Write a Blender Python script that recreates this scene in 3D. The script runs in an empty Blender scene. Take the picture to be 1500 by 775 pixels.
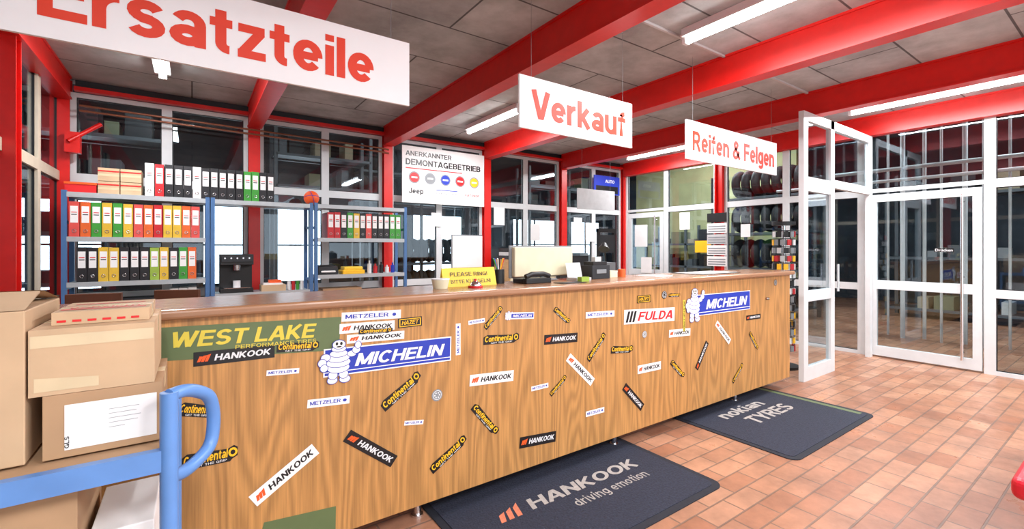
import bpy, math, random
from mathutils import Vector, Matrix
random.seed(7)
SC=bpy.context.scene
def V(*a): return Vector(a)

# ------------------------------------------------------------------ materials
def M(name,col,rough=.5,metal=0.,var=.06,scale=12.,bump=0.,emit=0.,spec=.5,stretch=(1,1,1)):
    m=bpy.data.materials.new(name); m.use_nodes=True
    nt=m.node_tree; b=nt.nodes['Principled BSDF']
    tc=nt.nodes.new('ShaderNodeTexCoord'); mp=nt.nodes.new('ShaderNodeMapping')
    mp.inputs['Scale'].default_value=stretch
    nz=nt.nodes.new('ShaderNodeTexNoise'); nz.inputs['Scale'].default_value=scale; nz.inputs['Detail'].default_value=5
    cr=nt.nodes.new('ShaderNodeValToRGB')
    cr.color_ramp.elements[0].position=.3; cr.color_ramp.elements[1].position=.7
    cr.color_ramp.elements[0].color=[max(0,c*(1-var)) for c in col]+[1]
    cr.color_ramp.elements[1].color=[min(1,c*(1+var)) for c in col]+[1]
    nt.links.new(tc.outputs['Object'],mp.inputs['Vector']); nt.links.new(mp.outputs[0],nz.inputs['Vector'])
    nt.links.new(nz.outputs['Fac'],cr.inputs[0]); nt.links.new(cr.outputs[0],b.inputs['Base Color'])
    b.inputs['Roughness'].default_value=rough; b.inputs['Metallic'].default_value=metal
    b.inputs['Specular IOR Level'].default_value=spec
    if bump:
        bp=nt.nodes.new('ShaderNodeBump'); bp.inputs['Strength'].default_value=bump; bp.inputs['Distance'].default_value=.01
        nt.links.new(nz.outputs['Fac'],bp.inputs['Height']); nt.links.new(bp.outputs[0],b.inputs['Normal'])
    if emit:
        b.inputs['Emission Color'].default_value=list(col)+[1]; b.inputs['Emission Strength'].default_value=emit
    return m
def srgb(r,g,b):
    f=lambda c:(c/255/12.92 if c/255<=.04045 else ((c/255+.055)/1.055)**2.4)
    return (f(r),f(g),f(b))
RED=M('red_paint',srgb(214,22,16),.38)
WHITE=M('white_paint',srgb(225,226,228),.4,var=.02)
FRAME=M('aluminium_white',srgb(212,216,218),.4,var=.03)
SIGN=M('sign_white',srgb(246,247,250),.45,var=.01)
SIGNRED=M('sign_red',srgb(226,56,22),.5,var=.02)
BLACK=M('black_plastic',srgb(22,22,24),.45)
DARK=M('dark_metal',srgb(48,50,54),.5,.3)
GREY=M('grey_plastic',srgb(130,134,138),.5)
HGREY=M('rack_grey',srgb(84,90,96),.5)
LGREY=M('light_grey',srgb(190,192,194),.5)
CHROME=M('chrome',(.75,.75,.77),.2,1.,var=.02)
BLUE=M('blue_enamel',srgb(96,142,205),.35)
SBLUE=M('shelf_blue',srgb(70,110,160),.4)
SHELF=M('shelf_grey',srgb(178,184,188),.4,.2)
CARD=M('cardboard',srgb(200,170,136),.8,var=.1,scale=5,bump=.5)
CARD2=M('cardboard_dark',srgb(178,144,110),.8,var=.1,scale=5,bump=.5)
TAPE=M('packing_tape',srgb(214,194,158),.25)
PAPER=M('paper',srgb(240,240,240),.7,var=.02)
YEL=M('yellow_print',srgb(250,190,30),.5,var=.02)
YSIGN=M('yellow_card',srgb(236,200,60),.5,var=.02)
ORG=M('orange_print',srgb(235,90,30),.5,var=.02)
PRED=M('red_print',srgb(215,30,35),.5,var=.02)
PBLUE=M('blue_print',srgb(34,58,175),.4,var=.02)
PBLACK=M('black_print',srgb(20,18,20),.4,var=.02)
PGREEN=M('olive_print',srgb(96,112,72),.45,var=.05)
PYG=M('gold_print',srgb(220,200,70),.45,var=.05)
PGREY=M('grey_print',srgb(140,145,150),.5)
RUB=M('rubber_mat',srgb(36,41,58),.85,var=.35,scale=90,bump=.5)
RUBE=M('rubber_edge',srgb(28,31,42),.8,var=.2,scale=60)
MATTXT=M('mat_print_grey',srgb(165,160,156),.85,var=.15,scale=60)
MATORG=M('mat_print_orange',srgb(205,120,90),.85,var=.15,scale=60)
TYRE=M('tyre_rubber',srgb(24,24,26),.75,var=.2,scale=30,bump=.2)
COPPER=M('copper_pipe',srgb(130,78,56),.4,.5)
TUBE=M('lamp_tube',(1,.98,.95),.4,emit=24,var=0)
PETROL=M('hall_wall_paint',srgb(62,70,80),.8,var=.4,scale=.8)
OLIVEW=M('hall_olive_paint',srgb(170,168,124),.8,var=.2,scale=1.5)
LEATH=M('brown_upholstery',srgb(98,58,38),.6)
REDCUSH=M('red_leatherette',srgb(205,24,44),.4)
DAY=M('hall_daylight_pane',(.74,.86,1),.4,emit=4.0,var=.15,scale=1.2)
CREAM=M('cream_plastic',srgb(222,214,184),.5)
TAN=M('tan_box',srgb(150,136,112),.7)
OLV=M('olive_box',srgb(112,116,92),.7)
WOODL=M('light_wood',srgb(190,150,104),.5,var=.12,stretch=(1,1,8))

def glassmat(name,tint,refl):
    m=bpy.data.materials.new(name); m.use_nodes=True; nt=m.node_tree
    for n in list(nt.nodes): nt.nodes.remove(n)
    o=nt.nodes.new('ShaderNodeOutputMaterial'); t=nt.nodes.new('ShaderNodeBsdfTransparent'); g=nt.nodes.new('ShaderNodeBsdfGlossy')
    mx=nt.nodes.new('ShaderNodeMixShader'); lw=nt.nodes.new('ShaderNodeLayerWeight'); lw.inputs[0].default_value=.5
    nz=nt.nodes.new('ShaderNodeTexNoise'); nz.inputs['Scale'].default_value=1.2
    mr=nt.nodes.new('ShaderNodeMapRange'); mr.inputs[3].default_value=refl; mr.inputs[4].default_value=refl+.35
    pw=nt.nodes.new('ShaderNodeMath'); pw.operation='POWER'; pw.inputs[1].default_value=3
    t.inputs[0].default_value=list(tint)+[1]; g.inputs['Roughness'].default_value=.02; g.inputs[0].default_value=(.8,.9,1,1)
    bp=nt.nodes.new('ShaderNodeBump'); bp.inputs['Strength'].default_value=.02
    nt.links.new(nz.outputs[0],bp.inputs['Height']); nt.links.new(bp.outputs[0],g.inputs['Normal'])
    nt.links.new(lw.outputs['Facing'],pw.inputs[0]); nt.links.new(pw.outputs[0],mr.inputs[0]); nt.links.new(mr.outputs[0],mx.inputs[0])
    nt.links.new(t.outputs[0],mx.inputs[1]); nt.links.new(g.outputs[0],mx.inputs[2]); nt.links.new(mx.outputs[0],o.inputs[0])
    return m
GLASS=glassmat('window_glass',(.9,.94,.94),.06)

def oak():
    m=M('oak_laminate',srgb(190,138,80),.42,var=.18,scale=7,stretch=(20,20,.6))
    nt=m.node_tree; b=nt.nodes['Principled BSDF']
    tc=nt.nodes.new('ShaderNodeTexCoord'); mp=nt.nodes.new('ShaderNodeMapping'); mp.inputs['Scale'].default_value=(3.2,3.2,.35)
    w=nt.nodes.new('ShaderNodeTexNoise'); w.inputs['Scale'].default_value=1.6; w.inputs['Detail'].default_value=1.5
    mu=nt.nodes.new('ShaderNodeMath'); mu.operation='MULTIPLY'; mu.inputs[1].default_value=90
    sn=nt.nodes.new('ShaderNodeMath'); sn.operation='SINE'
    mr=nt.nodes.new('ShaderNodeMapRange'); mr.inputs[1].default_value=-1; mr.inputs[3].default_value=.76; mr.inputs[4].default_value=1.06
    mx=nt.nodes.new('ShaderNodeMix'); mx.data_type='RGBA'; mx.blend_type='MULTIPLY'; mx.inputs['Factor'].default_value=1
    old=b.inputs['Base Color'].links[0].from_socket
    L=nt.links.new
    L(tc.outputs['Object'],mp.inputs[0]);L(mp.outputs[0],w.inputs['Vector']);L(w.outputs['Fac'],mu.inputs[0]);L(mu.outputs[0],sn.inputs[0]);L(sn.outputs[0],mr.inputs[0])
    L(old,mx.inputs['A']);L(mr.outputs[0],mx.inputs['B']);L(mx.outputs['Result'],b.inputs['Base Color'])
    return m
OAK=oak()
TOP=M('counter_top_wood',srgb(160,116,84),.25,var=.12,scale=6,stretch=(.6,12,12))
def brickmat(name,c1,c2,mort,w,h,ms,rough,rot=0,var=.25,bump=.3,nscale=1.5):
    m=bpy.data.materials.new(name); m.use_nodes=True; nt=m.node_tree; b=nt.nodes['Principled BSDF']
    tc=nt.nodes.new('ShaderNodeTexCoord'); mp=nt.nodes.new('ShaderNodeMapping'); mp.inputs['Rotation'].default_value=(0,0,rot)
    br=nt.nodes.new('ShaderNodeTexBrick'); br.inputs['Scale'].default_value=1
    br.inputs['Color1'].default_value=list(c1)+[1]; br.inputs['Color2'].default_value=list(c2)+[1]; br.inputs['Mortar'].default_value=list(mort)+[1]
    br.inputs['Brick Width'].default_value=w; br.inputs['Row Height'].default_value=h; br.inputs['Mortar Size'].default_value=ms
    br.inputs['Mortar Smooth'].default_value=.3
    nz=nt.nodes.new('ShaderNodeTexNoise'); nz.inputs['Scale'].default_value=nscale; nz.inputs['Detail'].default_value=8; nz.inputs['Roughness'].default_value=.65
    mr=nt.nodes.new('ShaderNodeMapRange'); mr.inputs[1].default_value=.3; mr.inputs[2].default_value=.7; mr.inputs[3].default_value=1-var; mr.inputs[4].default_value=1+var*.4
    mx=nt.nodes.new('ShaderNodeMix'); mx.data_type='RGBA'; mx.blend_type='MULTIPLY'; mx.inputs['Factor'].default_value=1
    bp=nt.nodes.new('ShaderNodeBump'); bp.inputs['Strength'].default_value=bump; bp.inputs['Distance'].default_value=.003; bp.invert=True
    rr=nt.nodes.new('ShaderNodeMapRange'); rr.inputs[1].default_value=.3; rr.inputs[2].default_value=.7; rr.inputs[3].default_value=rough+.18; rr.inputs[4].default_value=rough-.06
    L=nt.links.new
    L(tc.outputs['Object'],mp.inputs[0]);L(mp.outputs[0],br.inputs['Vector']);L(tc.outputs['Object'],nz.inputs['Vector']);L(nz.outputs['Fac'],mr.inputs[0])
    L(br.outputs['Color'],mx.inputs['A']);L(mr.outputs[0],mx.inputs['B']);L(mx.outputs['Result'],b.inputs['Base Color'])
    L(nz.outputs['Fac'],rr.inputs[0]);L(rr.outputs[0],b.inputs['Roughness'])
    L(br.outputs['Fac'],bp.inputs['Height']);L(bp.outputs[0],b.inputs['Normal'])
    return m
FLOOR=brickmat('brick_tiles',srgb(186,138,110),srgb(160,108,82),srgb(130,102,86),.25,.125,.006,.3,var=.4,nscale=3.5,bump=.5)
CEIL=brickmat('concrete_ceiling',srgb(184,189,191),srgb(172,177,180),srgb(96,98,100),3.2,.62,.009,.8,var=.4,nscale=2.2)

# ------------------------------------------------------------------ stroke lettering (drawn sans-serif capitals / lower case)
def arc(cx,cy,rx,ry,a0,a1,n=14):
    return [(cx+rx*math.cos(math.radians(a0+(a1-a0)*i/n)),cy+ry*math.sin(math.radians(a0+(a1-a0)*i/n))) for i in range(n+1)]
h=.09; t1=1-h
G={
'A':(.72,[[(.07,0),(.33,.97)],[(.65,0),(.39,.97)],[(.2,.3),(.52,.3)],[(.25,.91),(.47,.91)]]),
'B':(.64,[[(h,0),(h,1)],[(h,t1)]+arc(.34,.71,.17,.2,90,-90)+[(h,.51)],[(.3,.51)]+arc(.35,.3,.19,.21,90,-90)+[(h,h)]]),
'C':(.7,[arc(.37,.5,.27,.41,42,318,20)]),
'D':(.68,[[(h,0),(h,1)],[(h,t1)]+arc(.28,.5,.3,.41,90,-90,18)+[(h,h)]]),
'E':(.6,[[(h,0),(h,1)],[(h,h),(.6,h)],[(h,.52),(.56,.52)],[(h,t1),(.59,t1)]]),
'F':(.58,[[(h,0),(h,1)],[(h,.5),(.52,.5)],[(h,t1),(.58,t1)]]),
'G':(.74,[arc(.37,.5,.27,.41,45,330,20)+[(.64,.45)],[(.4,.45),(.73,.45)],[(.64,.0),(.64,.45)]]),
'H':(.68,[[(h,0),(h,1)],[(.59,0),(.59,1)],[(h,.52),(.59,.52)]]),
'I':(.18,[[(h,0),(h,1)]]),
'J':(.5,[[(.41,1),(.41,.3)]+arc(.25,.27,.16,.18,0,-180,10)+[(.09,.34)]]),
'K':(.7,[[(h,0),(h,1)],[(.58,1),(.12,.38)],[(.24,.54),(.62,0)]]),
'L':(.56,[[(h,0),(h,1)],[(h,h),(.56,h)]]),
'M':(.82,[[(h,0),(h,1)],[(.73,0),(.73,1)],[(h+.02,.95),(.41,.1)],[(.71,.95),(.41,.1)]]),
'N':(.68,[[(h,0),(h,1)],[(.59,0),(.59,1)],[(h,.94),(.59,.06)]]),
'O':(.76,[arc(.38,.5,.29,.41,0,360,24)]),
'P':(.62,[[(h,0),(h,1)],[(h,t1)]+arc(.33,.67,.19,.24,90,-90)+[(h,.43)]]),
'R':(.68,[[(h,0),(h,1)],[(h,t1)]+arc(.36,.69,.19,.22,90,-90)+[(h,.47)],[(.36,.47),(.6,0)]]),
'S':(.64,[arc(.32,.7,.22,.21,25,270,14)+arc(.32,.29,.23,.2,90,-155,14)]),
'T':(.62,[[(.31,0),(.31,1)],[(0,t1),(.62,t1)]]),
'U':(.68,[[(h,1),(h,.36)]+arc(.34,.35,.25,.26,180,360)+[(.59,1)]]),
'V':(.7,[[(.08,1),(.33,.03)],[(.62,1),(.37,.03)],[(.25,.08),(.45,.08)]]),
'W':(1.0,[[(.08,1),(.27,.03)],[(.5,.97),(.3,.03)],[(.5,.97),(.7,.03)],[(.92,1),(.73,.03)]]),
'X':(.68,[[(.07,0),(.6,1)],[(.07,1),(.6,0)]]),
'Y':(.68,[[(.34,0),(.34,.45)],[(.07,1),(.34,.42)],[(.61,1),(.34,.42)]]),
'Z':(.6,[[(.02,t1),(.59,t1)],[(.49,.86),(.11,.14)],[(.01,h),(.6,h)]]),
'a':(.56,[[(.47,0),(.47,.45)]+arc(.29,.47,.18,.18,0,155,10),arc(.27,.22,.175,.13,0,360,16)]),
'c':(.54,[arc(.29,.37,.2,.28,45,315,16)]),
'd':(.58,[arc(.28,.37,.19,.28,0,360,20),[(.49,0),(.49,1)]]),
'e':(.58,[[(.1,.36),(.49,.36)],arc(.29,.37,.2,.28,-3,318,20)]),
'f':(.38,[[(.17,0),(.17,.78)]+arc(.32,.76,.15,.15,180,85,8),[(0,.66),(.37,.66)]]),
'g':(.58,[arc(.28,.38,.19,.27,0,360,20),[(.49,.74),(.49,.02)]+arc(.29,.0,.2,.17,0,-150,10)]),
'i':(.18,[[(h,0),(h,.74)],[(h,.84),(h,1)]]),
'k':(.56,[[(h,0),(h,1)],[(.45,.74),(.12,.3)],[(.2,.42),(.49,0)]]),
'l':(.18,[[(h,0),(h,1)]]),
'm':(.88,[[(h,0),(h,.74)],[(h,.4)]+arc(.265,.47,.175,.18,180,0,12)+[(.44,0)],[(.44,.4)]+arc(.615,.47,.175,.18,180,0,12)+[(.79,0)]]),
'n':(.57,[[(h,0),(h,.74)],[(h,.4)]+arc(.285,.45,.195,.2,180,0,12)+[(.48,0)]]),
'o':(.58,[arc(.29,.37,.2,.28,0,360,20)]),
'p':(.58,[arc(.3,.37,.19,.28,0,360,20),[(h,-.25),(h,.74)]]),
'r':(.39,[[(h,0),(h,.74)],[(h,.37)]+arc(.33,.38,.24,.27,180,84,8)]),
's':(.54,[arc(.27,.515,.175,.14,20,270,12)+arc(.27,.225,.18,.14,90,-160,12)]),
't':(.38,[[(.18,.93),(.18,.24)]+arc(.31,.22,.13,.13,180,275,8),[(0,.66),(.37,.66)]]),
'u':(.57,[[(.48,.74),(.48,0)],[(h,.74),(h,.3)]+arc(.285,.28,.195,.2,180,360,12)]),
'v':(.56,[[(.08,.74),(.26,.03)],[(.48,.74),(.30,.03)]]),
'z':(.52,[[(.03,.66),(.49,.66)],[(.42,.62),(.1,.1)],[(.02,.085),(.51,.085)]]),
'&':(.78,[[(.7,.02),(.22,.68)]+arc(.34,.8,.14,.12,190,-20,10)+[(.42,.66),(.16,.42)]+arc(.28,.26,.19,.18,140,300,10)+[(.5,.2),(.62,.46)]]),
'!':(.18,[[(h,0),(h,.16)],[(h,.28),(h,1)]]),
}
def stroke_text(s,wt):
    """ribbons along each stroke; successive strokes are layered by a hair so they never share a plane"""
    vs=[];fs=[];x=0;lay=0
    for ch in s:
        if ch==' ': x+=.3; continue
        w,sts=G[ch]
        for st0 in sts:
            lay=(lay+1)%4; z=lay*.00012
            st=[st0[0]]
            for p in st0[1:]:
                if math.hypot(p[0]-st[-1][0],p[1]-st[-1][1])>.004: st.append(p)
            n=len(st); closed=n>2 and math.hypot(st[0][0]-st[-1][0],st[0][1]-st[-1][1])<1e-5
            o=len(vs)
            for i,p in enumerate(st):
                a=st[i-1] if i>0 else (st[-2] if closed else None); b=st[i+1] if i<n-1 else (st[1] if closed else None)
                ns=[]
                for q0,q1 in((a,p),(p,b)):
                    if q0 is None or q1 is None: continue
                    dx,dy=q1[0]-q0[0],q1[1]-q0[1]; l=math.hypot(dx,dy)
                    if l<1e-7: continue
                    ns.append((-dy/l,dx/l))
                if len(ns)==2:
                    mx,my=ns[0][0]+ns[1][0],ns[0][1]+ns[1][1]; l=math.hypot(mx,my) or 1; mx/=l;my/=l
                    k=min(1.6,1/max(.3,mx*ns[0][0]+my*ns[0][1]))
                else: mx,my=ns[0]; k=1
                vs.append((x+p[0]-mx*wt*k,p[1]-my*wt*k,z)); vs.append((x+p[0]+mx*wt*k,p[1]+my*wt*k,z))
            for i in range(n-1): fs.append((o+2*i,o+2*i+2,o+2*i+3,o+2*i+1))
        x+=w+.06
    return vs,fs
_txt={}
def textmesh(s,bold,shear):
    k=(s,bold,shear)
    if k in _txt: return _txt[k]
    if all(c in G or c==' ' for c in s):
        vs,fs=stroke_text(s,.06 if bold<.015 else (.078 if bold<.025 else .092))
        vs=[(v[0]+shear*v[1],v[1],v[2]) for v in vs]
    else:
        c=bpy.data.curves.new('t','FONT'); c.body=s; c.size=1; c.offset=min(bold,.01); c.shear=shear; c.resolution_u=3; c.fill_mode='FRONT'
        o=bpy.data.objects.new('t',c); SC.collection.objects.link(o); bpy.context.view_layer.update()
        dg=bpy.context.evaluated_depsgraph_get(); me=bpy.data.meshes.new_from_object(o.evaluated_get(dg))
        vs=[tuple(v.co) for v in me.vertices]; fs=[tuple(p.vertices) for p in me.polygons]
        bpy.data.objects.remove(o); bpy.data.curves.remove(c); bpy.data.meshes.remove(me)
    x0=min(v[0] for v in vs);x1=max(v[0] for v in vs);y0=min(v[1] for v in vs);y1=max(v[1] for v in vs)
    vs=[((v[0]-x0)/(x1-x0),(v[1]-y0)/(y1-y0),v[2]) for v in vs]
    _txt[k]=(vs,fs); return _txt[k]
# ------------------------------------------------------------------ mesh builder
class MB:
    def __init__(s): s.v=[];s.f=[];s.m=[];s.mats=[];s.sm=[]
    def mi(s,m):
        if m not in s.mats: s.mats.append(m)
        return s.mats.index(m)
    def add(s,vs,fs,m,smooth=False):
        o=len(s.v); s.v+= [tuple(x) for x in vs]
        i=s.mi(m)
        for f in fs: s.f.append([o+k for k in f]); s.m.append(i); s.sm.append(smooth)
    def box(s,x0,y0,z0,x1,y1,z1,m,rot=0,piv=None):
        if x0>x1:x0,x1=x1,x0
        if y0>y1:y0,y1=y1,y0
        if z0>z1:z0,z1=z1,z0
        vs=[V(x,y,z) for z in(z0,z1) for x,y in((x0,y0),(x1,y0),(x1,y1),(x0,y1))]
        if rot:
            p=Vector(piv) if piv else V((x0+x1)/2,(y0+y1)/2,0); R=Matrix.Rotation(rot,3,'Z')
            vs=[R@(v-p)+p for v in vs]
        s.add(vs,[(3,2,1,0),(4,5,6,7),(0,1,5,4),(1,2,6,5),(2,3,7,6),(3,0,4,7)],m); return s
    def cyl(s,p0,p1,r,m,seg=14,r1=None,smooth=True):
        p0=Vector(p0);p1=Vector(p1);d=(p1-p0).normalized();a=d.orthogonal().normalized();b=d.cross(a); r1=r if r1 is None else r1
        vs=[];
        for p,rr in((p0,r),(p1,r1)):
            for i in range(seg):
                t=2*math.pi*i/seg; vs.append(p+a*math.cos(t)*rr+b*math.sin(t)*rr)
        s.add(vs,[(i,(i+1)%seg,seg+(i+1)%seg,seg+i) for i in range(seg)],m,smooth)
        s.add(vs,[tuple(reversed(range(seg))),tuple(range(seg,2*seg))],m); return s
    def tube(s,pts,r,m,seg=12):
        pts=[Vector(p) for p in pts]; rings=[];n=len(pts);a=None
        for i,p in enumerate(pts):
            d=(pts[min(i+1,n-1)]-pts[max(i-1,0)]).normalized()
            a=d.orthogonal().normalized() if a is None else (a-d*a.dot(d)).normalized()
            b=d.cross(a); rings+=[p+a*math.cos(2*math.pi*k/seg)*r+b*math.sin(2*math.pi*k/seg)*r for k in range(seg)]
        fs=[(i*seg+k,i*seg+(k+1)%seg,(i+1)*seg+(k+1)%seg,(i+1)*seg+k) for i in range(n-1) for k in range(seg)]
        s.add(rings,fs,m,True); s.add(rings,[tuple(reversed(range(seg))),tuple(range((n-1)*seg,n*seg))],m); return s
    def torus(s,c,R,r,axis,m,n=20,k=8,flat=1.):
        c=Vector(c);ax=Vector(axis).normalized();a=ax.orthogonal().normalized();b=ax.cross(a);vs=[]
        for i in range(n):
            t=2*math.pi*i/n;d=a*math.cos(t)+b*math.sin(t)
            for j in range(k):
                u=2*math.pi*j/k; vs.append(c+d*(R+r*math.cos(u))+ax*r*flat*math.sin(u))
        s.add(vs,[(i*k+j,((i+1)%n)*k+j,((i+1)%n)*k+(j+1)%k,i*k+(j+1)%k) for i in range(n) for j in range(k)],m,True); return s
    def ball(s,c,r,m,sx=1,sy=1,sz=1,n=20,k=12):
        vs=[];fs=[]
        for i in range(k+1):
            p=math.pi*i/k
            for j in range(n):
                t=2*math.pi*j/n; vs.append((c[0]+r*sx*math.sin(p)*math.cos(t),c[1]+r*sy*math.sin(p)*math.sin(t),c[2]+r*sz*math.cos(p)))
        for i in range(k):
            for j in range(n): fs.append((i*n+j,(i+1)*n+j,(i+1)*n+(j+1)%n,i*n+(j+1)%n))
        s.add(vs,fs,m,True); return s
    def quad(s,O,U,W,w,h,m):
        O=Vector(O);U=Vector(U);W=Vector(W); s.add([O,O+U*w,O+U*w+W*h,O+W*h],[(0,1,2,3)],m); return s
    def poly(s,O,U,W,pts,m):
        O=Vector(O);U=Vector(U);W=Vector(W); s.add([O+U*p[0]+W*p[1] for p in pts],[tuple(range(len(pts)))],m); return s
    def disc(s,O,U,W,cx,cy,rx,ry,m,n=20):
        return s.poly(O,U,W,[(cx+rx*math.cos(2*math.pi*i/n),cy+ry*math.sin(2*math.pi*i/n)) for i in range(n)],m)
    def text(s,st,O,U,W,w,h,m,bold=.02,shear=0):
        vs,fs=textmesh(st,bold,shear);O=Vector(O);U=Vector(U);W=Vector(W);N=U.cross(W).normalized()
        s.add([O+U*(v[0]*w)+W*(v[1]*h)+N*v[2] for v in vs],fs,m); return s
    def build(s,name,parent=None,bevel=0,seg=2):
        me=bpy.data.meshes.new(name); me.from_pydata(s.v,[],s.f)
        for m in s.mats: me.materials.append(m)
        me.polygons.foreach_set('material_index',s.m); me.polygons.foreach_set('use_smooth',s.sm); me.update()
        o=bpy.data.objects.new(name,me); SC.collection.objects.link(o)
        if parent: o.parent=parent
        if bevel:
            b=o.modifiers.new('bevel','BEVEL'); b.width=bevel; b.segments=seg; b.limit_method='ANGLE'
        return o
def empty(name):
    o=bpy.data.objects.new(name,None); SC.collection.objects.link(o); return o
X_,Y_,Z_=V(1,0,0),V(0,1,0),V(0,0,1)

# ------------------------------------------------------------------ room constants (metres)
XL,XR,YB,YF,ZC=-1.05,7.1,6.22,-3.0,3.05
MB().box(-5,-3.2,-.1,15,14,0,FLOOR).build('floor')
MB().box(XL-.15,YF-.1,ZC,XR+.15,YB+.15,ZC+.12,CEIL).build('ceiling')
MB().box(-5,-3.2,4.6,15,14,4.7,PETROL).build('ceiling_hall')
MB().box(-5,13.4,0,15,13.6,4.6,PETROL).build('wall_hall_back')
MB().box(14.8,-3.2,0,15,13.4,4.6,PETROL).build('wall_hall_right')
MB().box(-5,-3.2,0,-4.8,13.4,4.6,PETROL).build('wall_hall_left')
MB().box(11.6,4.9,0,11.7,9.6,4.6,OLIVEW).build('wall_hall_inner')
MB().box(XR+.1,-3.2,0,14.8,-3.05,4.6,PETROL).build('wall_hall_front')
MB().box(-4.8,-3.2,0,XL-.1,-3.05,4.6,PETROL).build('wall_hall_front_left')
MB().box(XL-.1,-3.2,ZC+.12,XR+.1,-3.05,4.6,PETROL).build('wall_front_fascia')
def halfwin(n,x0,x1,z0,z1):
    b=MB().box(x0,13.36,z0,x1,13.39,z1,DAY)
    b.box(x0-.06,13.33,z0-.06,x1+.06,13.36,z0,DARK).box(x0-.06,13.33,z1,x1+.06,13.36,z1+.06,DARK)
    k=max(1,int((x1-x0)/.7))
    for j in range(k+1):
        x=x0+(x1-x0)*j/k; b.box(x-.03,13.33,z0,x+.03,13.36,z1,DARK)
    b.box(x0,13.33,(z0+z1)/2-.02,x1,13.36,(z0+z1)/2+.02,DARK)
    b.build('window_%d'%n)
halfwin(50,.2,1.4,.5,2.4);halfwin(51,1.8,3.1,.5,2.4);halfwin(52,5.6,7.4,.5,2.4);halfwin(53,9.4,11.4,.6,2.4);halfwin(54,12.2,13.8,.6,2.4);halfwin(55,-3.6,-1.6,.5,2.4)

# ------------------------------------------------------------------ glazed partitions
T=.045
BEIGE=M('beige_frame',srgb(196,184,164),.5)
def wall_glazed(axis,fixed,a0,a1,n,rows,fm=FRAME,th=.06,skip_rows=()):
    b=MB()
    def bx(u0,z0,u1,z1,m,t=th):
        if axis=='x': b.box(u0,fixed-t/2,z0,u1,fixed+t/2,z1,m)
        else: b.box(fixed-t/2,u0,z0,fixed+t/2,u1,z1,m)
    bx(a0,0,a0+T,rows[-1],fm); bx(a1-T,0,a1,rows[-1],fm)
    for r in range(len(rows)-1):
        if r in skip_rows: continue
        z0,z1=rows[r],rows[r+1]
        bx(a0+T,z0,a1-T,z0+T,fm); bx(a0+T,z1-T,a1-T,z1,fm)
        g0,g1=a0+T,a1-T
        bx(g0,z0+T,g1,z1-T,GLASS,.006)
        for (p,q,r_,s_) in((g0,z0+T,g0+.008,z1-T),(g1-.008,z0+T,g1,z1-T),(g0,z0+T,g1,z0+T+.008),(g0,z1-T-.008,g1,z1-T)):
            bx(p,q,r_,s_,BLACK,.02)
    return b.build('window_%d'%n)
ROWS=[0,.88,2.08,2.93]
cols=[XL]+[ .603+1.622*k for k in range(4)]+[XR]
wn=1
for k in range(5):
    a0=cols[k]+.06; a1=cols[k+1]-.06; mid=(a0+a1)/2
    wall_glazed('x',YB+.03,a0,mid,wn,ROWS); wn+=1
    wall_glazed('x',YB+.03,mid,a1,wn,ROWS); wn+=1
for k in range(6):
    y0=YF+k*1.53; wall_glazed('y',XL-.03,y0+.06,y0+.765,wn,ROWS,fm=BEIGE); wn+=1
    wall_glazed('y',XL-.03,y0+.765,y0+1.53,wn,ROWS,fm=BEIGE); wn+=1
wall_glazed('y',XR+.03,5.2,6.14,wn,ROWS,skip_rows=(0,1)); wn+=1
for y1,y0 in((5.2,4.22),(4.08,3.14),(3.14,2.22),(1.06,.1),(.1,-.9),(-.9,-1.9),(-1.9,-2.95)):
    wall_glazed('y',XR+.03,y0,y1,wn,ROWS); wn+=1
wall_glazed('y',XR+.03,1.06,2.22,wn,ROWS,skip_rows=(0,1)); wn+=1
def door(n,y0,y1,handle_y,word=None):
    p=MB(); x=XR+.03; t=.05; r=.075
    for a,c in((y0,y0+r),(y1-r,y1)): p.box(x-t/2,a,.02,x+t/2,c,2.05,FRAME)
    for z0,z1 in((.02,.14),(.86,.97),(1.96,2.05)): p.box(x-t/2,y0+r,z0,x+t/2,y1-r,z1,FRAME)
    p.box(x-.003,y0+r,.14,x+.003,y1-r,.86,GLASS).box(x-.003,y0+r,.97,x+.003,y1-r,1.96,GLASS)
    p.cyl((x-.09,handle_y,.12),(x-.09,handle_y,1.98),.014,CHROME)
    for z in(.2,1.05,1.9): p.cyl((x-.09,handle_y,z),(x-.02,handle_y,z),.01,CHROME)
    if word:
        p.quad((x-.008,handle_y+.25,1.33),-Y_,Z_,.17,.045,BLACK); p.text(word,(x-.009,handle_y+.24,1.338),-Y_,Z_,.15,.03,WHITE)
    return p.build('door_%d'%n)
door(1,1.12,2.14,1.27,'Drücken')
door(2,5.26,6.08,5.4)
# ------------------------------------------------------------------ steel structure
def col(x,y,w=.12):
    b=MB(); h=w/2
    b.box(x-h,y-h,0,x+h,y-h+.015,ZC-.001,RED).box(x-h,y+h-.015,0,x+h,y+h,ZC-.001,RED).box(x-.01,y-h+.015,0,x+.01,y+h-.015,ZC-.001,RED)
    b.build('steel_column')
for c in cols[1:5]: col(c,YB-.02)
col(XL,YB-.02,.14); col(XR,YB-.02,.12)
for y in(4.56,3.03): col(XL,y,.13)
col(XR,4.15,.13)
def beam(x,y0,y1,w=.15,z0=2.79,z1=ZC):
    b=MB(); h=w/2
    b.box(x-h,y0,z0,x+h,y1,z0+.018,RED).box(x-h,y0,z1-.02,x+h,y1,z1,RED).box(x-.008,y0,z0+.018,x+.008,y1,z1-.02,RED)
    b.box(x-h+.012,y0,z0+.018,x-h+.022,y1,z1-.02,RED).box(x+h-.022,y0,z0+.018,x+h-.012,y1,z1-.02,RED)
    return b.build('steel_beam')
for c in cols[1:5]: beam(c,YF,YB-.09)
beam(XL+.02,YF,YB-.1,.14,2.83); beam(XR-.02,YF,YB-.1,.14,2.80)
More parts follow.
